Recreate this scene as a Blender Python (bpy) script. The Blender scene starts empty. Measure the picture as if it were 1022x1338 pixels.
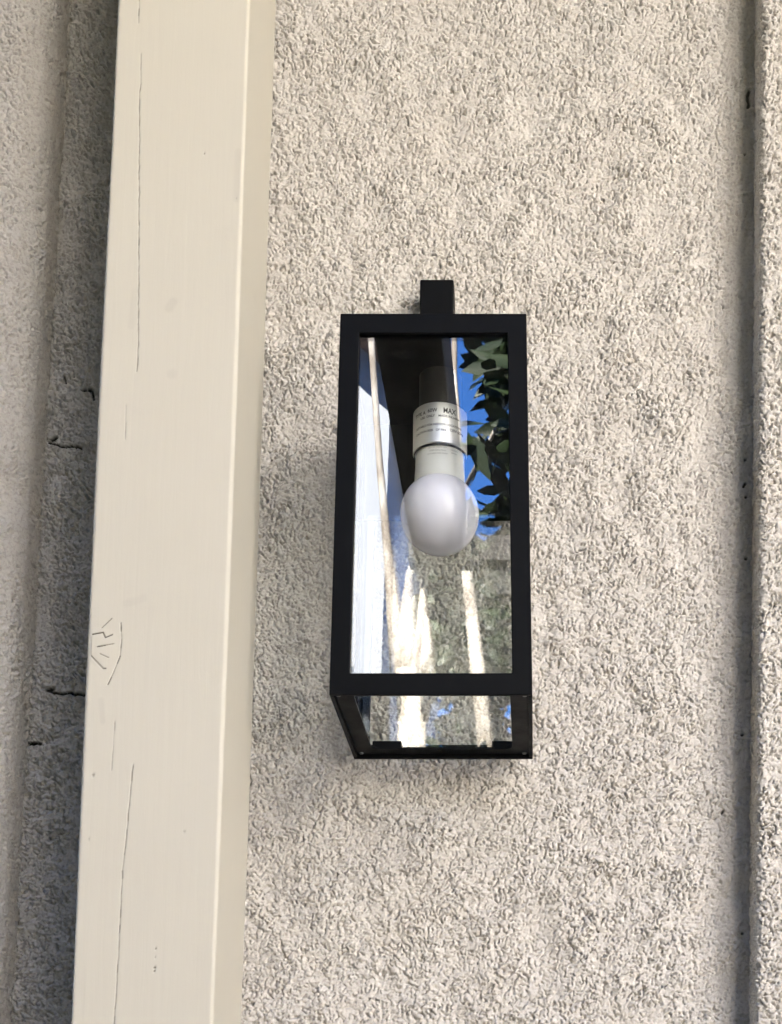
import bpy, bmesh, math, random
import numpy as np
from mathutils import Vector, Matrix
R = math.radians
sc = bpy.context.scene
C = sc.collection

# ------------------------------------------------------------------ camera
PITCH, ROLL = R(6.0), R(1.2)
cam_d = bpy.data.cameras.new('camera'); cam = bpy.data.objects.new('camera', cam_d); C.objects.link(cam)
cam_d.sensor_fit = 'HORIZONTAL'; cam_d.sensor_width = 36.0; cam_d.lens = 1942.0 / 1022.0 * 36.0
cam_d.shift_x = (511 - 704) / 1022.0          # the photograph is the upper part of a wider frame
cam_d.shift_y = (1402 - 669) / 1022.0
fw = Vector((0, math.cos(PITCH), math.sin(PITCH))); u0 = Vector((0, -math.sin(PITCH), math.cos(PITCH))); r0 = Vector((1, 0, 0))
up = u0 * math.cos(ROLL) - r0 * math.sin(ROLL); rt = r0 * math.cos(ROLL) + u0 * math.sin(ROLL)
cam.matrix_world = Matrix(((rt.x, up.x, -fw.x, 0.0), (rt.y, up.y, -fw.y, -1.2), (rt.z, up.z, -fw.z, 1.45), (0, 0, 0, 1)))
cam_d.clip_start = 0.02; cam_d.clip_end = 500
sc.camera = cam

# ------------------------------------------------------------------ sky, sun, exposure
SUN_EL, SUN_AZ = R(50), R(-20)                 # behind the house: the wall is in open shade
w = bpy.data.worlds.new('World'); sc.world = w; w.use_nodes = True
nt = w.node_tree; bg = nt.nodes['Background']
sky = nt.nodes.new('ShaderNodeTexSky'); sky.sky_type = 'NISHITA'; sky.sun_disc = False
sky.sun_elevation = SUN_EL; sky.sun_rotation = SUN_AZ; sky.altitude = 1200; sky.air_density = 1.0; sky.dust_density = 0.1; sky.ozone_density = 5.0
hs = nt.nodes.new('ShaderNodeHueSaturation'); hs.inputs['Saturation'].default_value = 1.22; hs.inputs['Value'].default_value = .72; hs.inputs['Hue'].default_value = .51
nt.links.new(sky.outputs[0], hs.inputs['Color']); nt.links.new(hs.outputs[0], bg.inputs[0]); bg.inputs[1].default_value = 0.12
sd = bpy.data.lights.new('sun', 'SUN'); sun = bpy.data.objects.new('sun', sd); C.objects.link(sun)
sd.energy = 5.0; sd.angle = R(0.53); sd.color = (1.0, 0.95, 0.88)
sdir = Vector((math.sin(SUN_AZ) * math.cos(SUN_EL), math.cos(SUN_AZ) * math.cos(SUN_EL), math.sin(SUN_EL)))
sun.rotation_euler = sdir.to_track_quat('Z', 'Y').to_euler(); sun.location = (2, 4, 8)
sc.view_settings.view_transform = 'Standard'; sc.view_settings.look = 'None'; sc.view_settings.gamma = 1.0
sc.view_settings.exposure = 4.5
sc.render.engine = 'CYCLES'
sc.cycles.use_denoising = True
sc.cycles.max_bounces = 10; sc.cycles.diffuse_bounces = 5; sc.cycles.glossy_bounces = 6; sc.cycles.transparent_max_bounces = 24
sc.cycles.sample_clamp_indirect = 6.0
sc.cycles.caustics_reflective = False; sc.cycles.caustics_refractive = False

# ------------------------------------------------------------------ helpers
def tag(o, label=None, cat=None, group=None, kind=None):
    if label: o['label'] = label
    if cat: o['category'] = cat
    if group: o['group'] = group
    if kind: o['kind'] = kind
    return o
def empty(name, loc=(0, 0, 0), rot=(0, 0, 0)):
    o = bpy.data.objects.new(name, None); C.objects.link(o); o.location = loc; o.rotation_euler = rot
    o.empty_display_size = 0.05
    return o
def mesh_obj(name, verts, faces, mat, parent=None, smooth=False, bevel=0.0):
    me = bpy.data.meshes.new(name); me.from_pydata([tuple(v) for v in verts], [], faces); me.update()
    bm = bmesh.new(); bm.from_mesh(me); bmesh.ops.recalc_face_normals(bm, faces=bm.faces); bm.to_mesh(me); bm.free()
    return link(name, me, mat, parent, smooth, bevel)
def link(name, me, mat, parent=None, smooth=False, bevel=0.0):
    if smooth: me.polygons.foreach_set('use_smooth', [True] * len(me.polygons))
    if mat: me.materials.append(mat)
    o = bpy.data.objects.new(name, me); C.objects.link(o)
    if parent: o.parent = parent
    if bevel:
        m = o.modifiers.new('bevel', 'BEVEL'); m.width = bevel; m.segments = 2; m.limit_method = 'ANGLE'; m.angle_limit = R(35)
        m.harden_normals = False
    return o
def boxv(x0, x1, y0, y1, z0, z1):
    v = [(x, y, z) for z in (z0, z1) for y in (y0, y1) for x in (x0, x1)]
    f = [(0, 2, 3, 1), (4, 5, 7, 6), (0, 1, 5, 4), (2, 6, 7, 3), (0, 4, 6, 2), (1, 3, 7, 5)]
    return v, f
def box(name, x0, x1, y0, y1, z0, z1, mat, parent=None, bevel=0.0):
    v, f = boxv(x0, x1, y0, y1, z0, z1); return mesh_obj(name, v, f, mat, parent, False, bevel)
def ring(name, outer, inner, off, mat, parent=None, bevel=0.0, smooth=False):
    """flat frame between two closed loops, thickened by the vector off"""
    n = len(outer); off = Vector(off)
    o = [Vector(p) for p in outer]; i = [Vector(p) for p in inner]
    v = o + i + [p + off for p in o] + [p + off for p in i]; f = []
    for k in range(n):
        l = (k + 1) % n
        f += [(k, l, n + l, n + k), (2*n + k, 3*n + k, 3*n + l, 2*n + l), (k, 2*n + k, 2*n + l, l), (n + k, n + l, 3*n + l, 3*n + k)]
    return mesh_obj(name, v, f, mat, parent, smooth, bevel)
def lathe(name, prof, mat, parent=None, seg=64, caps=True):
    v = []; f = []
    for r_, z_ in prof:
        for k in range(seg):
            a = 2 * math.pi * k / seg; v.append((r_ * math.cos(a), r_ * math.sin(a), z_))
    for j in range(len(prof) - 1):
        for k in range(seg):
            l = (k + 1) % seg; f.append((j*seg + k, j*seg + l, (j+1)*seg + l, (j+1)*seg + k))
    if caps:
        f.append(tuple(range(seg))); f.append(tuple(range((len(prof)-1)*seg, len(prof)*seg)))
    o = mesh_obj(name, v, f, mat, parent)
    for p in o.data.polygons:
        p.use_smooth = len(p.vertices) == 4
    m = o.modifiers.new('split', 'EDGE_SPLIT'); m.split_angle = R(38)
    return o
def tube_mesh(path, rad, seg=10):
    v = []; f = []
    P = [Vector(p) for p in path]
    for j, p in enumerate(P):
        t = (P[min(j+1, len(P)-1)] - P[max(j-1, 0)]).normalized()
        a = t.cross(Vector((0.3, 1, 0.1))).normalized(); b = t.cross(a)
        for k in range(seg):
            an = 2*math.pi*k/seg; v.append(p + (a*math.cos(an) + b*math.sin(an)) * rad[j])
    for j in range(len(P)-1):
        for k in range(seg):
            l = (k+1) % seg; f.append((j*seg+k, j*seg+l, (j+1)*seg+l, (j+1)*seg+k))
    f.append(tuple(range(seg))); f.append(tuple(range((len(P)-1)*seg, len(P)*seg)))
    return v, f

# ------------------------------------------------------------------ materials
def mat(name, col=(.5, .5, .5), rough=.6, metal=0.0, spec=.5):
    m = bpy.data.materials.new(name); m.use_nodes = True; b = m.node_tree.nodes['Principled BSDF']
    b.inputs['Base Color'].default_value = (*col, 1); b.inputs['Roughness'].default_value = rough
    b.inputs['Metallic'].default_value = metal; b.inputs['Specular IOR Level'].default_value = spec
    return m
def N(m, t, **kw):
    n = m.node_tree.nodes.new(t)
    for k, v in kw.items():
        if k in n.inputs: n.inputs[k].default_value = v
        else: setattr(n, k, v)
    return n
def L(m, a, b): m.node_tree.links.new(a, b)
def B(m): return m.node_tree.nodes['Principled BSDF']
def mixcol(m, fac, a, b, blend='MIX'):
    n = N(m, 'ShaderNodeMix', data_type='RGBA', blend_type=blend)
    for s, val in ((0, fac), (6, a), (7, b)):
        if hasattr(val, 'is_linked') or hasattr(val, 'links'): L(m, val, n.inputs[s])
        elif s == 0: n.inputs[0].default_value = val
        else: n.inputs[s].default_value = (*val, 1)
    return n.outputs[2]
def ramp(m, src, stops):
    n = N(m, 'ShaderNodeValToRGB'); L(m, src, n.inputs[0]); e = n.color_ramp.elements
    e[0].position, e[0].color = stops[0][0], (*stops[0][1], 1); e[1].position, e[1].color = stops[-1][0], (*stops[-1][1], 1)
    for p, c in stops[1:-1]:
        x = e.new(p); x.color = (*c, 1)
    return n.outputs[0]
def noise(m, scale, detail=4, rough=.55, vec=None, dist=0.0):
    n = N(m, 'ShaderNodeTexNoise', Scale=scale, Detail=detail, Roughness=rough, Distortion=dist)
    if vec is not None: L(m, vec, n.inputs['Vector'])
    return n.outputs['Fac']
def pos(m, scale=(1, 1, 1)):
    g = N(m, 'ShaderNodeTexCoord'); mp = N(m, 'ShaderNodeMapping'); mp.inputs['Scale'].default_value = scale
    L(m, g.outputs['Object'], mp.inputs['Vector']); return mp.outputs[0]
def bump(m, h, strength=.3, dist=.001):
    n = N(m, 'ShaderNodeBump', Strength=strength, Distance=dist); L(m, h, n.inputs['Height'])
    return n

def stucco_material():
    m = mat('stucco', (.6, .56, .5), .9, spec=.25); p = pos(m)
    big = noise(m, 2.2, 4, .6, p); mid = noise(m, 14, 4, .6, p); fine = noise(m, 420, 3, .6, p)
    c = mixcol(m, big, (.53, .503, .458), (.575, .552, .512))
    c = mixcol(m, ramp(m, mid, [(.38, (0,)*3), (.7, (1,)*3)]), c, (.545, .514, .467))
    c = mixcol(m, ramp(m, fine, [(.34, (1,)*3), (.52, (0,)*3)]), c, (.44, .41, .37))
    # old marks and cracks in the render
    a2 = N(m, 'ShaderNodeAttribute', attribute_name='mark'); c = mixcol(m, a2.outputs['Fac'], c, (.02, .018, .015))
    b1 = bump(m, noise(m, 700, 4, .65, p), .4, .0008)
    # away from the modelled relief the same crumbly texture carries on: short crevices with their self-shadow painted in as darker colour
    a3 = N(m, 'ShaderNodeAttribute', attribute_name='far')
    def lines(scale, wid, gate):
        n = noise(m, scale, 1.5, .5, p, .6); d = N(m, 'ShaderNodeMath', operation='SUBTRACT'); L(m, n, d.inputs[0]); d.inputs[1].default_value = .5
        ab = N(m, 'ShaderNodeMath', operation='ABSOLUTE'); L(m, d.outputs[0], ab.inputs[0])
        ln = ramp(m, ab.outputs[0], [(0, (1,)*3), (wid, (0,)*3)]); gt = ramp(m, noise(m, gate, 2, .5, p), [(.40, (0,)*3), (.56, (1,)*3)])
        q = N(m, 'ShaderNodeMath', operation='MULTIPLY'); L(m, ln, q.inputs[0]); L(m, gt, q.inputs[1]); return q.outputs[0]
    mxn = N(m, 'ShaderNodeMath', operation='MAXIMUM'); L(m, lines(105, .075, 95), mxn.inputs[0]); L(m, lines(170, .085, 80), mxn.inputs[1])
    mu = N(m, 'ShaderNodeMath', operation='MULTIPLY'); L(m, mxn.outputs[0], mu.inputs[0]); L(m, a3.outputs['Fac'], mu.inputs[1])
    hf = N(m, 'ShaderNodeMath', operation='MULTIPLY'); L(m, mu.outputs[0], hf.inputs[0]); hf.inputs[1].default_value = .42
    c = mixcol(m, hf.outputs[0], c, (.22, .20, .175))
    b2 = bump(m, mu.outputs[0], 1.0, .004); b2.invert = True
    L(m, b1.outputs[0], b2.inputs['Normal']); L(m, b2.outputs[0], B(m).inputs['Normal'])
    L(m, c, B(m).inputs['Base Color'])
    return m
def paint_material():
    m = mat('cream_paint', (.76, .70, .57), .62, spec=.3)
    p = pos(m, (1, 1, .06)); q = pos(m)
    grain = noise(m, 160, 4, .6, p, .4); blot = noise(m, 9, 4, .55, q); sm = noise(m, 26, 5, .6, q)
    c = mixcol(m, blot, (.50, .47, .385), (.525, .497, .415))
    gr = noise(m, 46, 4, .65, p, .3)
    c = mixcol(m, ramp(m, gr, [(.52, (0,)*3), (.78, (.09,)*3)]), c, (.455, .415, .345))
    c = mixcol(m, ramp(m, sm, [(.60, (0,)*3), (.80, (.5,)*3)]), c, (.48, .45, .38))
    a = N(m, 'ShaderNodeAttribute', attribute_name='smudge'); c = mixcol(m, a.outputs['Fac'], c, (.38, .355, .30))
    a = N(m, 'ShaderNodeAttribute', attribute_name='mark'); c = mixcol(m, a.outputs['Fac'], c, (.06, .05, .035))
    L(m, c, B(m).inputs['Base Color'])
    b1 = bump(m, grain, .16, .0012); b2 = bump(m, noise(m, 700, 3, .6, q), .05, .0005); L(m, b1.outputs[0], b2.inputs['Normal'])
    L(m, b2.outputs[0], B(m).inputs['Normal'])
    return m
def black_metal():
    m = mat('black_powder_coat', (.0028, .0031, .0036), .5, spec=.09); p = pos(m)
    b = bump(m, noise(m, 1800, 2, .5, p), .18, .0003); L(m, b.outputs[0], B(m).inputs['Normal'])
    d = noise(m, 60, 4, .6, p); L(m, ramp(m, d, [(.3, (.44,)*3), (.75, (.6,)*3)]), B(m).inputs['Roughness'])
    return m
def glass_material():
    """clear flat pane: straight transmission, mirror reflection by the angle of view"""
    m = bpy.data.materials.new('clear_pane_glass'); m.use_nodes = True; nt = m.node_tree
    nt.nodes.remove(nt.nodes['Principled BSDF']); out = nt.nodes['Material Output']
    tr = N(m, 'ShaderNodeBsdfTransparent', Color=(.975, .985, .98, 1)); gl = N(m, 'ShaderNodeBsdfGlossy', Roughness=.0)
    gl.inputs['Color'].default_value = (1, 1, 1, 1)
    lw = N(m, 'ShaderNodeLayerWeight'); pw = N(m, 'ShaderNodeMath', operation='POWER'); L(m, lw.outputs['Facing'], pw.inputs[0]); pw.inputs[1].default_value = 5
    ma = N(m, 'ShaderNodeMath', operation='MULTIPLY_ADD'); L(m, pw.outputs[0], ma.inputs[0]); ma.inputs[1].default_value = .94; ma.inputs[2].default_value = .06
    mx = N(m, 'ShaderNodeMixShader'); L(m, ma.outputs[0], mx.inputs[0]); L(m, tr.outputs[0], mx.inputs[1]); L(m, gl.outputs[0], mx.inputs[2])
    bp = bump(m, noise(m, 18, 2, .5, pos(m)), .003, .002); L(m, bp.outputs[0], gl.inputs['Normal'])
    # a thin film of dust
    du = N(m, 'ShaderNodeBsdfDiffuse', Color=(.6, .57, .52, 1)); dm = N(m, 'ShaderNodeMixShader')
    L(m, ramp(m, noise(m, 55, 5, .65, pos(m)), [(.45, (.0005,)*3), (.75, (.010,)*3)]), dm.inputs[0]); L(m, mx.outputs[0], dm.inputs[1]); L(m, du.outputs[0], dm.inputs[2])
    L(m, dm.outputs[0], out.inputs['Surface'])
    return m
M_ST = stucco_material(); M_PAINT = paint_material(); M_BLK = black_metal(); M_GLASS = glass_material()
M_STEEL = mat('brushed_steel', (.82, .81, .78), .42, 1.0)
pp = pos(M_STEEL, (1, 1, 60)); bb = bump(M_STEEL, noise(M_STEEL, 30, 3, .6, pp), .08, .0004); L(M_STEEL, bb.outputs[0], B(M_STEEL).inputs['Normal'])
B(M_STEEL).inputs['Anisotropic'].default_value = .6
M_DARKPL = mat('black_plastic', (.015, .014, .013), .5)
M_NECK = mat('white_plastic', (.72, .72, .69), .38)
M_GLOBE = mat('frosted_bulb', (.80, .795, .89), .12)
B(M_GLOBE).inputs['Subsurface Weight'].default_value = .6; B(M_GLOBE).inputs['Subsurface Radius'].default_value = (.02, .02, .02); B(M_GLOBE).inputs['Subsurface Scale'].default_value = .5
M_INK = mat('black_print', (.03, .03, .03), .6); M_GREYINK = mat('grey_print', (.36, .36, .35), .6)
M_SCREW = mat('blackened_zinc', (.16, .16, .16), .35, 1.0)

# ------------------------------------------------------------------ ground (the patio the house stands on)
M_GROUND = mat('pale_concrete', (.42, .39, .34), .85)
gp = pos(M_GROUND); L(M_GROUND, mixcol(M_GROUND, noise(M_GROUND, 1.2, 6, .6, gp), (.16, .135, .105), (.25, .215, .17)), B(M_GROUND).inputs['Base Color'])
tag(mesh_obj('patio_ground', [(-120, -120, 0), (120, -120, 0), (120, 60, 0), (-120, 60, 0)], [(0, 1, 2, 3)], M_GROUND), kind='structure')

# ------------------------------------------------------------------ stucco relief
STEP = .00085
rng = np.random.default_rng(7)
TN = 2048
kx = np.fft.fftfreq(TN, STEP); KX, KY = np.meshgrid(kx, kx, indexing='ij'); KK = np.hypot(KX, KY)
def band(lam, width=.5, seed=0):
    g = np.random.default_rng(seed).standard_normal((TN, TN)).astype(np.float32)
    s = np.exp(-(np.log(np.maximum(KK, 1e-3) * lam) ** 2) / (2 * width ** 2))
    h = np.real(np.fft.ifft2(np.fft.fft2(g) * s)); return (h / h.std()).astype(np.float32)
def smooth(a, b, x): t = np.clip((x - a) / (b - a), 0, 1); return t * t * (3 - 2 * t)
n1 = band(.0095, .40, 1); n2 = band(.0090, .38, 2); n3 = band(.020, .5, 3); n4 = band(.0030, .4, 4); n5 = band(.09, .6, 5); n6 = band(.0058, .38, 6); n7 = band(.0085, .5, 8); n8 = band(.0055, .35, 9)
# trowelled render: fairly level crumbly plates parted by short, thin, steep crevices
cr1 = np.exp(-(n2 / .33) ** 2) * smooth(-.1, .8, n7)
cr2 = np.exp(-(n6 / .40) ** 2) * smooth(.1, 1.0, -n7 + .4 * n3)
RELIEF = .17 * n3 + .17 * np.tanh(2.4 * n1) + .10 * np.tanh(2.4 * n8) + .06 * n4 - 2.0 * cr1 - 1.6 * cr2
n9 = band(.035, .5, 12)
RELIEF = RELIEF * np.clip(1 + .15 * n5 + .10 * n9, .45, 1.6)
AMP = .0021
def attr(me, name, vals):
    a = me.attributes.new(name, 'FLOAT', 'POINT'); a.data.foreach_set('value', np.ascontiguousarray(vals, dtype=np.float32).ravel())
def seg_dist(X, Z, poly):
    d = np.full(X.shape, 9.0, np.float32)
    if len(poly) == 1:
        return np.hypot(X - poly[0][0], Z - poly[0][1])
    for (x0, z0), (x1, z1) in zip(poly[:-1], poly[1:]):
        dx, dz = x1 - x0, z1 - z0; t = np.clip(((X - x0) * dx + (Z - z0) * dz) / (dx*dx + dz*dz + 1e-12), 0, 1)
        d = np.minimum(d, np.hypot(X - x0 - t*dx, Z - z0 - t*dz))
    return d
def crooked(poly, amp, step):
    out = [poly[0]]
    for (x0, z0), (x1, z1) in zip(poly[:-1], poly[1:]):
        n = max(1, int(math.hypot(x1 - x0, z1 - z0) / step))
        out += [(x0 + (x1 - x0) * k / n + (rng.normal() * amp if k < n else 0), z0 + (z1 - z0) * k / n + (rng.normal() * amp if k < n else 0)) for k in range(1, n + 1)]
    return out
def paint_marks(X, Z, marks):
    """marks: (polyline, half width, strength) -> field 0..1"""
    f = np.zeros(X.shape, np.float32)
    for poly, hw, st in marks:
        xs = [p[0] for p in poly]; zs = [p[1] for p in poly]; g = hw * 3
        i0 = np.where((X.max(1) > min(xs) - g) & (X.min(1) < max(xs) + g))[0]
        j0 = np.where((Z[0] > min(zs) - g) & (Z[0] < max(zs) + g))[0]
        if not len(i0) or not len(j0): continue
        sl = np.s_[i0[0]:i0[-1]+1, j0[0]:j0[-1]+1]
        d = seg_dist(X[sl], Z[sl], poly)
        f[sl] = np.maximum(f[sl], min(st, 1) * (1 - smooth(hw * .45, hw * 1.4, d)))
    return f
def sheet(name, P, Nn, zs, disp, mat_, parent=None, attrs=None, shade=True, close=False, lean=None):
    """vertical sheet: profile points P (n,2) with normals Nn, swept over zs, moved along the normal by disp (n, m)"""
    n, m_ = len(P), len(zs)
    X = P[:, 0:1] + Nn[:, 0:1] * disp; Y = P[:, 1:2] + Nn[:, 1:2] * disp; Z = np.broadcast_to(zs[None, :], X.shape)
    co = np.stack([X, Y, Z], -1).astype(np.float32).reshape(-1, 3)
    ii = np.arange(n if close else n - 1); jj = np.arange(m_ - 1)
    a = (ii[:, None] * m_ + jj[None, :]).ravel(); b = (((ii + 1) % n)[:, None] * m_ + jj[None, :]).ravel()
    quads = np.stack([a, b, b + 1, a + 1], 1).astype(np.int32)
    me = bpy.data.meshes.new(name); me.vertices.add(len(co)); me.vertices.foreach_set('co', co.ravel())
    me.loops.add(quads.size); me.loops.foreach_set('vertex_index', quads.ravel())
    me.polygons.add(len(quads)); me.polygons.foreach_set('loop_start', np.arange(0, quads.size, 4, dtype=np.int32))
    me.polygons.foreach_set('use_smooth', np.full(len(quads), shade))
    me.update(calc_edges=True); me.validate()
    for k, v in (attrs or {}).items(): attr(me, k, np.broadcast_to(v, X.shape))
    me.materials.append(mat_)
    o = bpy.data.objects.new(name, me); C.objects.link(o)
    if parent: o.parent = parent
    return o
ZF0, ZF1 = 1.575, 2.56                                   # height band with modelled relief
zs = np.concatenate([np.linspace(0, ZF0, 30)[:-1], np.arange(ZF0, ZF1, STEP), np.linspace(ZF1 + STEP, 3.04, 8)])
def fade(v, a, b, w_=.03): return smooth(a, a + w_, v) * (1 - smooth(b - w_, b, v))
zmask = fade(zs, ZF0, ZF1); zi = np.clip(((zs - ZF0) / STEP).round().astype(int), 0, 10**6) % TN
def relief(n, off):
    idx = (np.arange(n) + off) % TN
    return RELIEF[idx][:, zi]

# main wall panel, y = 0
xs = np.concatenate([np.linspace(-2.6, -.46, 14)[:-1], np.arange(-.46, .19, STEP), np.linspace(.19 + STEP, 2.6, 14)])
xm = fade(xs, -.46, .19, .012); MASK = xm[:, None] * zmask[None, :]
rel = relief(len(xs), 0)
Xg, Zg = np.broadcast_to(xs[:, None], rel.shape), np.broadcast_to(zs[None, :], rel.shape)
wall_marks = [
    ([(-.4023, 2.1543), (-.3938, 2.1538), (-.3921, 2.1469)], .0011, 1), ([(-.433, 2.1076), (-.4244, 2.1057), (-.4132, 2.1025), (-.4002, 2.1021)], .0011, 1),
    ([(-.4256, 2.1098), (-.423, 2.1115)], .0022, 1), ([(-.4163, 1.8882), (-.4111, 1.8864), (-.3842, 1.8856)], .0012, 1),
    ([(-.4163, 1.8892), (-.4125, 1.8895)], .0016, 1), ([(-.4335, 1.8432), (-.4194, 1.8422)], .0014, 1), ([(-.418, 2.1664), (-.4163, 2.1595)], .0011, .9),
    ([(.1655, 2.4408), (.165, 2.4264)], .0016, .9), ([(.1645, 2.1037)], .0014, .9), ([(.1645, 2.0818), (.163, 2.079)], .0013, 1), ([(.165, 2.0697)], .0013, 1), ([(.1655, 2.0155)], .0015, .9),
    ([(.1634, 1.8626)], .0014, .9), ([(.1645, 1.6945)], .0014, .9), ([(.148, 1.797), (.147, 1.7955)], .0011, .9)]
for k in range(46):   # pin holes in the render coat
    wall_marks.append(([(float(rng.uniform(-.46, .165)), float(rng.uniform(1.55, 2.6)))], float(rng.uniform(.0007, .0013)), float(rng.uniform(.4, .9))))
wm = paint_marks(Xg, Zg, [(crooked(p_, .0007, .003), h_, s_) for p_, h_, s_ in wall_marks])
Pw = np.stack([xs, np.zeros_like(xs)], 1); Nw = np.tile([[0., -1.]], (len(xs), 1))
flat = np.broadcast_to(5 * STEP * 0 + n5[np.arange(len(xs)) % TN][:, zi] * .0012, rel.shape)
# the relief is trowelled flatter close to the raised band on the right
calm = ((1 - .35 * smooth(.10, .155, xs)) * (1 + .5 * (1 - smooth(-.36, -.31, xs))))[:, None]
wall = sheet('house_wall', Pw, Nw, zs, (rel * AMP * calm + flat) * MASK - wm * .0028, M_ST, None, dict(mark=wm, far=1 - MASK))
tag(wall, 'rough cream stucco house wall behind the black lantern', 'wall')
# body of the wall behind the render
box('wall_core', -2.6, 2.6, .012, .20, 0, 3.04, M_ST, wall)
def arc(cx, cy, r, a0, a1): 
    n = max(3, int(abs(R(a1 - a0)) * r / STEP)); t = np.radians(np.linspace(a0, a1, n))
    return np.stack([cx + r*np.cos(t), cy + r*np.sin(t)], 1), np.stack([np.cos(t), np.sin(t)], 1)
def line(p, q, nrm, step=STEP):
    n = max(2, int(math.dist(p, q) / step)); t = np.linspace(0, 1, n)[1:-1, None]
    return np.array(p) * (1 - t) + np.array(q) * t, np.tile([nrm], (n - 2, 1)).astype(float)
def join(*s): return np.concatenate([a for a, _ in s]), np.concatenate([b for _, b in s])
# raised band on the left: front face, rounded corner, return into the recess
RC = .030; YF = -.052; XE = -.430
P1, N1 = join((np.stack([np.linspace(-2.6, -.56, 10), np.full(10, YF)], 1), np.tile([[0., -1.]], (10, 1))),
              line((-.56, YF), (XE - RC, YF), (0, -1)), arc(XE - RC, YF + RC, RC, -90, 0), line((XE, YF + RC), (XE, .008), (1, 0)))
rel = relief(len(P1), 900); msk = fade(np.concatenate([np.zeros(10), np.ones(len(P1) - 10)]), -.5, 2.5, .1)[:, None] * zmask[None, :]
msk = np.concatenate([np.zeros(10), np.minimum(1, np.arange(len(P1) - 10) / 40.)])[:, None] * zmask[None, :]
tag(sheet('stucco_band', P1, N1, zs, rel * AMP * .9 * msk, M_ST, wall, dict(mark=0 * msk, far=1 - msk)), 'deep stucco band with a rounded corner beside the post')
# shallow raised band on the right
RC = .006; YF = -.040; XE = .1706
P2, N2 = join(line((XE, .006), (XE, YF + RC), (-1, 0)), arc(XE + RC, YF + RC, RC, 180, 270), line((XE + RC, YF), (.26, YF), (0, -1)),
              (np.stack([np.linspace(.262, 2.6, 10), np.full(10, YF)], 1), np.tile([[0., -1.]], (10, 1))))
rel = relief(len(P2), 1350)
msk = np.concatenate([np.minimum(1, np.arange(len(P2) - 10)[::-1] / 30.), np.zeros(10)])[:, None] * zmask[None, :]
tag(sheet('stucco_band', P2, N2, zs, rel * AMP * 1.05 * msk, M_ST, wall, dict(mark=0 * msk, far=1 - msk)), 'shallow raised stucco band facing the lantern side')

# roof over the wall; eave deepened to cut overhead light
M_SOFF = mat('eave_paint', (.40, .36, .29), .6); M_TILE = mat('roof_tile', (.20, .13, .09), .85)
eave = empty('house_roof', (0, 0, 3.04)); tag(eave, 'house roof with painted eave, deepened to cut overhead light, above the stucco wall', 'roof')
v = [(-2.8, -1.15, .13), (2.8, -1.15, .13), (2.8, 4.2, 1.75), (-2.8, 4.2, 1.75), (-2.8, -1.15, .20), (2.8, -1.15, .20), (2.8, 4.2, 1.84), (-2.8, 4.2, 1.84)]
mesh_obj('roof_slope', v, [(0, 1, 2, 3), (4, 7, 6, 5), (0, 4, 5, 1), (1, 5, 6, 2), (2, 6, 7, 3), (3, 7, 4, 0)], M_TILE, eave)
box('soffit', -2.8, 2.8, -1.10, .2, .10, .12, M_SOFF, eave); box('fascia', -2.8, 2.8, -1.175, -1.152, .06, .22, M_SOFF, eave, .003)

# ------------------------------------------------------------------ porch post
W2, D2, RCN = .0492, .0490, .0030
def post_profile(st=.0005):
    s = []
    s.append(line((-W2 + RCN, -D2), (W2 - RCN, -D2), (0, -1), st))
    def carc(cx, cy, a0, a1):
        t = np.radians(np.linspace(a0, a1, 15)); return np.stack([cx + RCN*np.cos(t), cy + RCN*np.sin(t)], 1), np.stack([np.cos(t), np.sin(t)], 1)
    s.append(carc(W2 - RCN, -D2 + RCN, -90, 0)); s.append(line((W2, -D2 + RCN), (W2, D2 - RCN), (1, 0), .002))
    s.append(carc(W2 - RCN, D2 - RCN, 0, 90)); s.append(line((W2 - RCN, D2), (-W2 + RCN, D2), (0, 1), .006))
    s.append(carc(-W2 + RCN, D2 - RCN, 90, 180)); s.append(line((-W2, D2 - RCN), (-W2, -D2 + RCN), (-1, 0), .004))
    s.append(carc(-W2 + RCN, -D2 + RCN, 180, 270))
    return join(*s)
PP, PN = post_profile()
pz = np.concatenate([np.linspace(0, 1.5, 30)[:-1], np.arange(1.5, 1.815, .0012), np.arange(1.8154, 1.8846, .0004), np.arange(1.8856, 2.47, .0012), np.linspace(2.471, 3.14, 12)])
PX0, PLEAN = -.2758, .0079
def pl(x, z):
    x, z = x * 1.0521, 1.45 + (z - 1.45) * 1.0521
    return (x - (PX0 - PLEAN * (z - 1.94)), z)     # measured on a plane 5 cm nearer
pc = dict(
 c1=[(-.2963, 2.44), (-.2963, 2.3026), (-.296, 2.2856)], c1b=[(-.2932, 2.2619), (-.2924, 2.2445), (-.2926, 2.2278), (-.2897, 2.1626), (-.2843, 2.0464), (-.2844, 2.027)],
 c2=[(-.2905, 2.002), (-.2898, 1.9784)], k1=[(-.306, 1.8399), (-.2979, 1.8416), (-.2961, 1.838), (-.2916, 1.8402)], k2=[(-.3009, 1.8315), (-.2903, 1.8338)],
 k3=[(-.2991, 1.8267), (-.2934, 1.8242)], k4=[(-.3063, 1.8266), (-.2966, 1.8167), (-.295, 1.8167)], k5=[(-.2864, 1.8483), (-.2853, 1.8371), (-.2858, 1.8254), (-.2893, 1.8148), (-.2929, 1.8057)],
 k6=[(-.299, 1.8448), (-.2927, 1.8513)], c3=[(-.287, 1.78), (-.2874, 1.7475)], c4=[(-.2733, 1.7504), (-.2745, 1.7234), (-.2755, 1.7011), (-.2769, 1.6789), (-.2768, 1.6267), (-.2773, 1.5771), (-.2778, 1.50)])
hw = dict(c1=.00042, c1b=.00045, c2=.0004, k1=.00048, k2=.00042, k3=.0004, k4=.00055, k5=.00036, k6=.00036, c3=.0004, c4=.00048)
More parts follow.
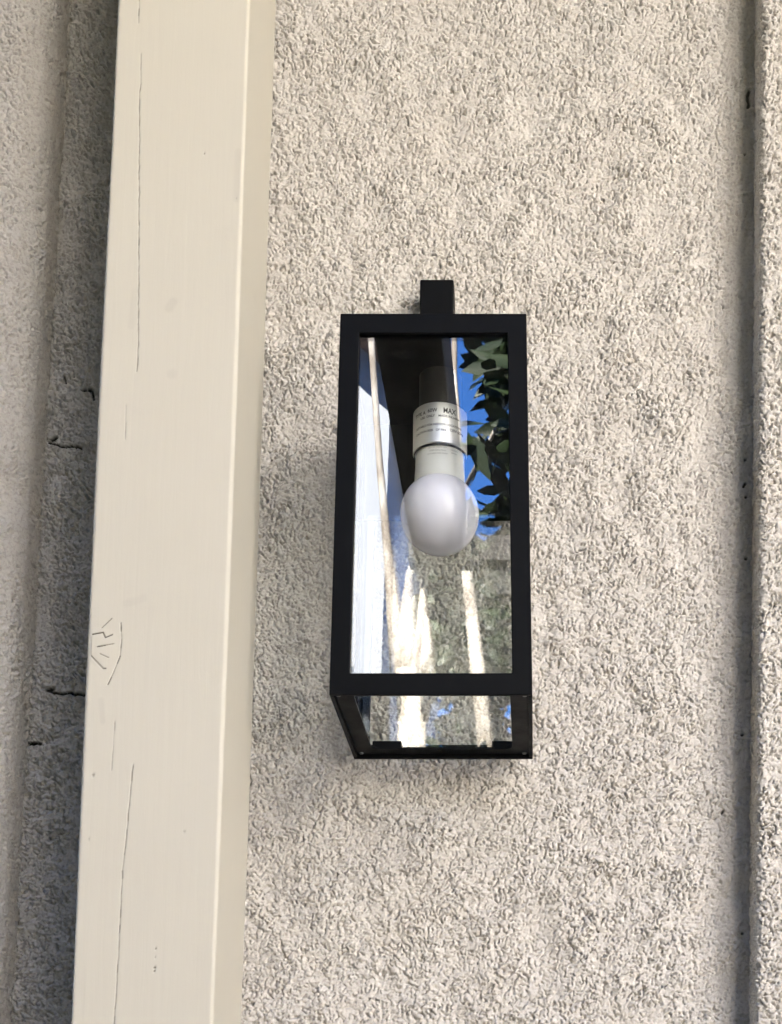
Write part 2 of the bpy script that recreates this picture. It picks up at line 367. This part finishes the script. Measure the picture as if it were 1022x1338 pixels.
stg = dict(c1=.75, c1b=.8, c2=.55, k1=1.6, k2=1.5, k3=1.4, k4=1.7, k5=1.0, k6=1.0, c3=.5, c4=.8)
pm = []
for k, v in pc.items():      # each crack opens and closes along its length
    c_ = crooked([pl(*q) for q in v], .00016 if k[0] == 'c' else .0001, .005)
    for q0, q1 in zip(c_[:-1], c_[1:]):
        pm.append(([q0, q1], hw[k] * float(rng.uniform(.7, 1.2)), stg[k] * float(rng.uniform(.35, .9))))
for (x, z, r_, s_) in ((-.2525, 1.6277, .0006, .8), (-.2526, 1.6150, .0009, 1), (-.2527, 1.6125, .0007, 1), (-.2526, 1.622, .0005, .4), (-.2994, 1.7436, .0011, .6), (-.2373, 1.706, .001, .3), (-.2455, 2.1881, .0006, .6), (-.2218, 2.1544, .0006, .5), (-.300, 1.70, .0008, .35)):
    pm.append(([pl(x, z)], r_, s_))
front = (PN[:, 1] < -.05)
XP = np.broadcast_to(np.where(PN[:, 1] < -.05, PP[:, 0], 9.0)[:, None], (len(PP), len(pz))); ZP = np.broadcast_to(pz[None, :], XP.shape)
nf = int((PN[:, 1] < -.99).sum())
def marks_front(marks):
    f = np.zeros(XP.shape, np.float32); f[:nf] = paint_marks(XP[:nf], ZP[:nf], marks); return f
pmk = marks_front(pm)
sm_ = marks_front([([pl(-.2646, 2.073), pl(-.262, 2.078)], .0035, .30), ([pl(-.2603, 2.0253)], .004, .22), ([pl(-.29, 2.06), pl(-.288, 2.085)], .003, .15), ([pl(-.2218, 2.154), pl(-.2222, 2.19)], .0025, .25),
                   ([pl(-.283, 1.862), pl(-.272, 1.866)], .003, .16), ([pl(-.297, 1.795), pl(-.295, 1.78)], .002, .25)])
knot = marks_front([([pl(-.300, 1.832)], .011, 1)])
wob = (np.sin(pz * 7.3) * .0004 + np.sin(pz * 19) * .00012)[None, :]
post = sheet('porch_post', PP, PN, pz, wob - pmk * .0007 + knot * .0006, M_PAINT, None, dict(mark=pmk, smudge=sm_), close=True)
post.location = (PX0 + PLEAN * 1.94, -.141, 0); post.rotation_euler = (0, -math.atan(PLEAN), 0)
tag(post, 'cream painted square wooden post with long cracks and a knot', 'post')

# ------------------------------------------------------------------ wall lantern
LW0, LW1, LH, LD = .0728, .0685, .2903, .1475
BX, BH = -.0079, .1253
lan = empty('wall_lantern', (-.0829, -.0225, 1.8287), (0, R(-1.25), 0))
tag(lan, 'black metal box lantern with clear glass panes on the stucco wall', 'lantern')
def hwid(z): return LW0 + (LW1 - LW0) * z / LH
def frame_face(y, th, zb, zt, st, name):
    o = [(-hwid(0), y, 0), (hwid(0), y, 0), (hwid(LH), y, LH), (-hwid(LH), y, LH)]
    i = [(-hwid(zb) + st, y, zb), (hwid(zb) - st, y, zb), (hwid(zt) - st, y, zt), (-hwid(zt) + st, y, zt)]
    return ring(name, o, i, (0, th, 0), M_BLK, lan, .0007)
frame_face(-LD, .0030, .0163, LH - .0152, .0143, 'front_frame')
frame_face(-.0042, .0040, .0112, LH - .014, .0125, 'back_frame')
for s in (-1, 1):
    y0, y1 = -LD + .0032, -.0044
    o = [(s*hwid(.0002), y0, .0002), (s*hwid(.0002), y1, .0002), (s*hwid(LH-.0002), y1, LH-.0002), (s*hwid(LH-.0002), y0, LH-.0002)]
    zb, zt = .0150, LH - .0150
    i = [(s*hwid(zb), y0 + .0108, zb), (s*hwid(zb), y1 - .0108, zb), (s*hwid(zt), y1 - .0108, zt), (s*hwid(zt), y0 + .0108, zt)]
    ring('side_frame', o, i, (-s*.0030, 0, 0), M_BLK, lan, .0005)
# bottom plate with a round-cornered opening
def bottom_plate():
    x1 = LW0 - .0032; y0, y1 = -LD + .0034, -.0046
    ix, iy0, iy1, r_ = LW0 - .0162, y0 + .0016, y1 - .0125, .0075
    inner = []; outer = []
    for (cx_, cy_, a0) in ((ix - r_, iy1 - r_, 0), (-ix + r_, iy1 - r_, 90), (-ix + r_, iy0 + r_, 180), (ix - r_, iy0 + r_, 270)):
        for k in range(9):
            a = R(a0 + 90 * k / 8); c, s = math.cos(a), math.sin(a); inner.append((cx_ + r_*c, cy_ + r_*s, .0030))
            tx = ((x1 if c > 0 else -x1) - cx_) / c if abs(c) > 1e-6 else 9; ty = ((y1 if s > 0 else y0) - cy_) / s if abs(s) > 1e-6 else 9
            t = min(tx, ty); outer.append((cx_ + t*c, cy_ + t*s, .0030))
    # square the outer loop at its corners
    for q, (X_, Y_) in enumerate(((x1, y1), (-x1, y1), (-x1, y0), (x1, y0))):
        ks = range(q*9, q*9 + 9); best = min(ks, key=lambda k: (outer[k][0]-X_)**2 + (outer[k][1]-Y_)**2); outer[best] = (X_, Y_, .0030)
    return ring('bottom_plate', outer, inner, (0, 0, .0018), M_BLK, lan)
bottom_plate()
# flat roof, its under-side is the ceiling of the box
x = hwid(LH) - .0031; box('roof', -x, x, -LD + .0031, -.0044, LH - .0060, LH - .0003, M_BLK, lan, .0004)
# mounting plate: upper part of the back, and the box that holds it off the wall
zb = .2010; xb = hwid(zb) - .0034
mesh_obj('back_plate', *(lambda v, f: ([(p[0] * (hwid(p[2]) - .0034) / xb, p[1], p[2]) for p in v], f))(*boxv(-xb, xb, -.0064, -.0045, zb, LH - .0063)), M_BLK, lan, bevel=.0003)
box('mounting_box', -.050, .050, .0002, .0224, .222, .282, M_BLK, lan, .001)
# mounting strap that rises behind the box, with its fixing screw
box('bracket', BX - .0142, BX + .0142, -.0020, .0224, LH - .02, LH + BH, M_BLK, lan, .0012)
o = lathe('screw', [(.0002, .0016), (.0026, .0013), (.0034, 0), (.0034, -.001)], M_SCREW, lan, 16); o.location = (BX, -.0021, LH + .035); o.rotation_euler = (R(90), 0, 0)
# glass panes
GT = .0022
def pane(name, v4, off):
    o = [Vector(p) for p in v4]; v = o + [p + Vector(off) for p in o]
    return mesh_obj(name, v, [(0, 1, 2, 3), (7, 6, 5, 4), (0, 4, 5, 1), (1, 5, 6, 2), (2, 6, 7, 3), (3, 7, 4, 0)], M_GLASS, lan)
za, zc, i_ = .0085, LH - .0085, .0068
pane('front_pane', [(-hwid(za) + i_, -LD + .0034, za), (hwid(za) - i_, -LD + .0034, za), (hwid(zc) - i_, -LD + .0034, zc), (-hwid(zc) + i_, -LD + .0034, zc)], (0, GT, 0))
za = .0052
for s in (-1, 1):
    pane('side_pane', [(s*(hwid(za) - .0034), -LD + .0066, za), (s*(hwid(za) - .0034), -.0090, za), (s*(hwid(zc) - .0034), -.0090, zc), (s*(hwid(zc) - .0034), -LD + .0066, zc)], (-s*GT, 0, 0))
zd = .2045
pane('back_pane', [(-hwid(za) + i_, -.0068, .0058), (hwid(za) - i_, -.0068, .0058), (hwid(zd) - i_, -.0068, zd), (-hwid(zd) + i_, -.0068, zd)], (0, -GT, 0))
# clips that hold the back pane, and the screws of the bottom plate
for x0, x1 in ((-.0563, -.0330), (.0400, .0563)):
    box('pane_clip', x0, x1, -.0150, -.0092, .0049, .0108, M_BLK, lan, .0006)
for x_, y_ in ((-.0672, -.1395), (.0672, -.1395), (-.0660, -.0085), (.0660, -.0085)):
    o = lathe('screw', [(.0002, -.0010), (.0016, -.0008), (.0020, .0), (.0020, .0004)], M_SCREW, lan, 16); o.location = (x_, y_, .0028)
# socket: black stem, steel collar with print
SX, SY = .0006, -.0745
o = lathe('socket_stem', [(.0150, .2520), (.0165, .2525), (.0165, .2838)], M_DARKPL, lan, 48); o.location = (SX, SY, 0)
RCOL = .0211
collar = lathe('socket_collar', [(.0170, .2195), (.0205, .2192), (RCOL, .2198), (RCOL, .2516), (.0205, .2522), (.0150, .2524)], M_STEEL, lan, 96); collar.location = (SX, SY, 0)
inner = lathe('socket_liner', [(.0196, .2198), (.0196, .2178), (.0204, .2178), (.0204, .2198)], M_DARKPL, lan, 64, False); inner.location = (SX, SY, 0)

def wrapped_text(name, items, radius, m_, parent, loc=(0, 0, 0)):
    """print curved round a cylinder: items = (string, angle of its middle from the front in degrees, height, size, x scale)"""
    V = []; F = []
    for s, ang, z_, size, sx in items:
        cu = bpy.data.curves.new('print', 'FONT'); cu.body = s; cu.size = size; cu.align_x = 'CENTER'; cu.resolution_u = 2; cu.offset = size * .02
        t = bpy.data.objects.new('print', cu); me = t.to_mesh()
        b0 = len(V)
        for q in me.vertices:
            a = R(ang) + q.co.x * sx / radius
            V.append((radius * math.sin(a), -radius * math.cos(a), z_ + q.co.y))
        F += [tuple(b0 + k for k in p.vertices) for p in me.polygons]
        t.to_mesh_clear(); bpy.data.objects.remove(t); bpy.data.curves.remove(cu)
    me = bpy.data.meshes.new(name); me.from_pydata(V, [], F); me.update()
    o = link(name, me, m_, parent); o.location = loc
    return o
wrapped_text('lettering', [('MAX', 24, .2432, .0062, .78), ('60W', -13, .2440, .0042, .9), ('TYPE A', -44, .2432, .0040, .9),
    ('ONLY', -17, .2400, .0026, 1), ('MADE IN', 14, .2398, .0026, 1), ('USE', -36, .2398, .0026, 1), ('CHINA', 38, .2396, .0026, 1),
    ('SUITABLE FOR', -34, .2330, .0026, .95), ('INDOOR', 2, .2330, .0026, .95), ('LOCATIONS', 36, .2330, .0026, .95),
    ('CAUTION RISK', -33, .2284, .0026, .95), ('OF FIRE', 6, .2284, .0026, .95), ('120V 60Hz', 42, .2290, .0034, .9)], RCOL + .00008, M_INK, collar)

# ------------------------------------------------------------------ light bulb
bulb = empty('light_bulb', (0, 0, 0)); bulb.rotation_euler = (0, R(-1.25), 0)
bm_ = Matrix.Translation(Vector((-.0829, -.0225, 1.8287))) @ Matrix.Rotation(R(-1.25), 4, 'Y')
bulb.location = bm_ @ Vector((SX, SY, .1715))
tag(bulb, 'frosted white round light bulb screwed into the steel collar of the lantern', 'light bulb')
RG = .0306; zj = .0238
rj = math.sqrt(RG**2 - zj**2)
gp_ = [(.00001, -RG)] + [(RG * math.sin(t), -RG * math.cos(t)) for t in np.linspace(.06, math.pi - math.asin(rj / RG), 40)]
lathe('globe', gp_, M_GLOBE, bulb, 96, False)
nk = [(rj + .0001, zj - .0004), (rj + .0005, zj + .0002), (rj + .0004, zj + .004), (.0192, zj + .010), (.0190, zj + .018), (.0188, zj + .0235), (.0176, zj + .0245), (.0150, zj + .026), (.0132, zj + .0275), (.0132, zj + .046)]
lathe('neck', nk, M_NECK, bulb, 96)
wrapped_text('lettering', [('LED 9W 800lm 120V', -2, zj + .0205, .0017, 1), ('2700K 60Hz 75mA', -2, zj + .0180, .0017, 1), ('SUITABLE FOR DAMP', -2, zj + .0155, .0017, 1), ('CAUTION', 38, zj + .0195, .0015, 1), ('DIMMER', 38, zj + .0172, .0015, 1)], .01945, M_GREYINK, bulb)

# ------------------------------------------------------------------ the garden across from the wall (seen in the panes, and lights the shade)
M_BARK = mat('pale_bark', (.62, .57, .49), .8)
bp_ = pos(M_BARK, (1, 1, .35)); L(M_BARK, mixcol(M_BARK, ramp(M_BARK, noise(M_BARK, 14, 5, .6, bp_), [(.42, (0,)*3), (.62, (1,)*3)]), (.24, .20, .16), (.54, .50, .44)), B(M_BARK).inputs['Base Color'])
M_DBARK = mat('grey_bark', (.16, .13, .10), .9)
def leaf_mat(name, a, b):
    m = mat(name, a, .5, spec=.2); g = N(m, 'ShaderNodeNewGeometry'); L(m, mixcol(m, g.outputs['Random Per Island'], a, b), B(m).inputs['Base Color'])
    B(m).inputs['Transmission Weight'].default_value = 0
    return m
M_LEAF = leaf_mat('broad_leaf', (.007, .014, .004), (.018, .030, .009)); M_LEAF2 = leaf_mat('olive_leaf', (.030, .034, .018), (.058, .060, .034))
def leaves(name, centres, size, seed, m_, parent):
    rg = random.Random(seed); V = []; F = []
    for c in centres:
        d = Vector((rg.gauss(0, 1), rg.gauss(0, 1), rg.gauss(-.35, .6))).normalized(); s = d.cross(Vector((rg.gauss(0, 1), rg.gauss(0, 1), rg.gauss(0, 1)))).normalized(); nn = d.cross(s)
        l = size * rg.uniform(.7, 1.25); wd = l * rg.uniform(.17, .24); b0 = len(V); c = Vector(c)
        V += [c, c + d*l*.3 + s*wd*.9 + nn*l*.03, c + d*l*.65 + s*wd*.85 + nn*l*.02, c + d*l - nn*l*.05, c + d*l*.65 - s*wd*.85 + nn*l*.02, c + d*l*.3 - s*wd*.9 + nn*l*.03, c + d*l*.35 - nn*l*.02, c + d*l*.7 - nn*l*.03]
        F += [(b0, b0+1, b0+6), (b0+1, b0+2, b0+7, b0+6), (b0+2, b0+3, b0+7), (b0, b0+6, b0+5), (b0+6, b0+7, b0+4, b0+5), (b0+7, b0+3, b0+4)]
    return mesh_obj(name, V, F, m_, parent, True)
def tree(name, loc, stems, clumps, size, seed, mb, ml, label):
    """stems: (path, radii); clumps: (centre, radius, leaf count)"""
    t = empty(name, loc); tag(t, label, 'tree'); V = []; F = []
    for path, rad in stems:
        v, f = tube_mesh(path, rad); b0 = len(V); V += v; F += [tuple(b0 + k for k in q) for q in f]
    mesh_obj('trunk', V, F, mb, t, True)
    rg = random.Random(seed); cs = []
    for c, r_, n in clumps:
        for _ in range(n):
            d = Vector((rg.gauss(0, 1), rg.gauss(0, 1), rg.gauss(0, 1))).normalized() * r_ * rg.uniform(.25, 1) ** .6
            cs.append((c[0] + d.x, c[1] + d.y, c[2] + d.z * .8))
    leaves('crown', cs, size, seed + 1, ml, t)
    return t
rg = random.Random(3)
# forked pale tree
tree('forked_tree', (-.60, -5.0, 0), [([(.02, 0, 0), (.02, 0, 1.4), (.03, 0, 2.8), (.03, 0, 3.70)], [.09, .08, .070, .060]),
     ([(.01, 0, 3.6), (-.03, 0, 3.9), (-.065, 0, 4.2), (-.11, .05, 4.6), (-.3, .5, 6.9)], [.045, .030, .020, .014, .01]), ([(.03, 0, 3.62), (.02, .02, 3.9), (.03, .03, 4.1), (.13, .1, 4.4), (.16, .8, 7.0)], [.045, .032, .018, .014, .01]),
     ([(.055, 0, 3.60), (.095, .02, 3.80), (.085, .02, 4.05), (.15, .1, 4.4), (.2, 1.0, 7.0)], [.045, .040, .014, .010, .01])],
     [((rg.uniform(-.85, .35), rg.uniform(.2, 1.2), rg.uniform(6.9, 7.8)), .42, 150) for _ in range(16)] + [((rg.uniform(.14, .30), rg.uniform(-.7, -.3), rg.uniform(2.9, 4.25)), .17, 70) for _ in range(14)],
     .13, 11, M_BARK, M_LEAF, 'tree with a pale forked trunk across the patio')
# slim leaning tree with large leaves and open gaps
tree('slender_tree', (-.16, -4.6, 0), [([(.04, 0, 0), (.01, 0, 1.5), (-.07, 0, 3.3), (-.11, 0, 3.6), (-.175, 0, 4.1), (-.225, 0, 4.75), (-.25, 0, 5.6), (0, .4, 7.0)], [.05, .045, .036, .030, .020, .012, .010, .008]),
     ([(-.19, 0, 4.25), (-.02, .1, 4.55), (.2, .15, 4.9)], [.009, .007, .005])],
     [((rg.uniform(-.20, .14), rg.uniform(-.4, -.08), rg.uniform(3.95, 4.26)), .11, 50) for _ in range(22)] + [((rg.uniform(.0, .16), rg.uniform(-.3, .3), rg.uniform(3.5, 3.95)), .11, 24) for _ in range(8)]
     + [((rg.uniform(-.12, .15), rg.uniform(-.2, .2), rg.uniform(4.3, 4.95)), .08, 7) for _ in range(14)] + [((rg.uniform(.02, .16), rg.uniform(-.2, .2), rg.uniform(4.25, 4.9)), .10, 22) for _ in range(9)]
     + [((rg.uniform(.25, .9), rg.uniform(-.5, .5), rg.uniform(3.0, 5.6)), .32, 70) for _ in range(16)] + [((rg.uniform(-.2, .6), rg.uniform(.2, .9), rg.uniform(6.6, 7.4)), .4, 110) for _ in range(8)],
     .15, 21, M_BARK, M_LEAF, 'slender leaning tree with broad dark leaves across the patio')
# dark timber arbour over the path
M_TIMB = mat('dark_stained_timber', (.035, .028, .02), .75)
tp_ = pos(M_TIMB, (8, 1, 8)); L(M_TIMB, mixcol(M_TIMB, noise(M_TIMB, 6, 4, .6, tp_), (.012, .010, .007), (.026, .021, .016)), B(M_TIMB).inputs['Base Color'])
arb = empty('timber_arbour', (0, -3.3, 0)); tag(arb, 'dark stained timber arbour standing in front of the two pale trees', 'arbour')
for x_, y_ in ((-1.25, .75), (1.55, .75), (1.55, -.6)): box('post', x_ - .05, x_ + .05, y_ - .05, y_ + .05, 0, 3.65, M_TIMB, arb, .004)
for y_, x0_ in ((-.6, -.47), (.75, -1.4)): box('beam', x0_, 1.7, y_ - .045, y_ + .045, 3.652, 3.742, M_TIMB, arb, .004)
for x_, w_ in ((-.365, .085), (.6, .04), (1.5, .04)): box('rafter', x_ - w_, x_ + w_, -.553, .703, 3.66, 3.84, M_TIMB, arb, .004)
# houses beyond, the pale one added to bounce light
M_WHITE = mat('white_siding', (.27, .29, .32), .6); M_PALE = mat('light_bounce_house_render', (.74, .69, .62), .8); M_WIN = mat('window_glass', (.03, .04, .05), .06); M_FR = mat('white_trim', (.8, .8, .78), .5)
def house(name, label, x0, x1, yf_, depth, h, rise, mw):
    t = empty(name, ((x0 + x1) / 2, yf_, 0)); tag(t, label, 'house'); hx = (x1 - x0) / 2
    v = [(-hx, 0, 0), (hx, 0, 0), (hx, 0, h), (0, 0, h + rise), (-hx, 0, h), (-hx, -depth, 0), (hx, -depth, 0), (hx, -depth, h), (0, -depth, h + rise), (-hx, -depth, h)]
    mesh_obj('wall', v, [(0, 1, 2, 3, 4), (9, 8, 7, 6, 5), (1, 6, 7, 2), (0, 4, 9, 5)], mw, t)
    for s in (-1, 1):
        a = Vector((s*(hx + .3), .3, h - .3 * rise / hx)); b = Vector((0, .3, h + rise)); off = Vector((0, -depth - .6, 0)); th = Vector((0, 0, .14))
        mesh_obj('roof', [a, b, b + off, a + off, a + th, b + th, b + off + th, a + off + th], [(0, 1, 2, 3), (4, 7, 6, 5), (0, 4, 5, 1), (1, 5, 6, 2), (2, 6, 7, 3), (3, 7, 4, 0)], M_TILE, t)
    k = 0; fl = 1.0
    while fl + 1.3 < h:
        for xx in np.arange(-hx + 1.0, hx - 1.5, 2.4):
            wn = box('window', xx, xx + 1.1, .004, .03, fl, fl + 1.3, M_WIN, t); ring('frame', [(xx-.08, .004, fl-.08), (xx+1.18, .004, fl-.08), (xx+1.18, .004, fl+1.38), (xx-.08, .004, fl+1.38)], [(xx, .004, fl), (xx+1.1, .004, fl), (xx+1.1, .004, fl+1.3), (xx, .004, fl+1.3)], (0, .06, 0), M_FR, wn)
        fl += 2.8
    return t
house('white_house', 'tall white house with a dark tiled roof across the garden', -3.9, -1.14, -9.0, 5, 7.4, 1.2, M_WHITE)
house('light_bounce_house', 'large pale rendered house added to bounce light, with a dark tiled roof across the garden', 1.7, 10.4, -6.0, 7, 5.6, 1.6, M_PALE)  # added out of view: its sunlit front bounces light onto the stucco wall
# hedges added to block light from the left, front and right
rg2 = random.Random(5)
def hedge(loc, lx, ly, h, n, label, seed):
    hd = empty('light_block_hedge', loc); tag(hd, label, 'hedge')
    leaves('foliage', [(rg2.uniform(-lx, lx), rg2.uniform(-ly, ly), rg2.uniform(.02, h)) for _ in range(n)], .31, seed, M_LEAF2, hd)
    V = []; F = []
    for k in range(5):
        x_ = lx * (k / 2 - 1) * .9; y_ = ly * (k / 2 - 1) * .9
        v, f = tube_mesh([(x_, y_, 0), (x_ + .03, y_, h * .5), (x_, y_, h * .95)], [.05, .04, .015]); b0 = len(V); V += v; F += [tuple(b0 + q for q in p) for p in f]
    mesh_obj('stem', V, F, M_DBARK, hd, True)
hedge((-1.75, -2.6, 0), .35, 2.3, 5.5, 5500, 'tall green light-blocking hedge added beside the porch, at right angles to the wall', 31)
hedge((-3.6, -6.5, 0), 2.15, .4, 8.0, 7500, 'very tall green light-blocking hedge added across the patio in front of the white house', 33)
hedge((.6, -6.2, 0), .55, .4, 6.5, 4000, 'tall narrow green light-blocking hedge added between the slender tree and the added pale house', 35)
hedge((3.3, -1.3, 0), .3, 1.1, 5.0, 4500, 'tall green light-blocking hedge added at the end of the stucco wall, past the shallow band', 37)
hedge((-.1, -3.9, 0), 1.3, .3, 2.95, 4500, 'clipped green light-blocking hedge added right in front of the two pale trees', 39)
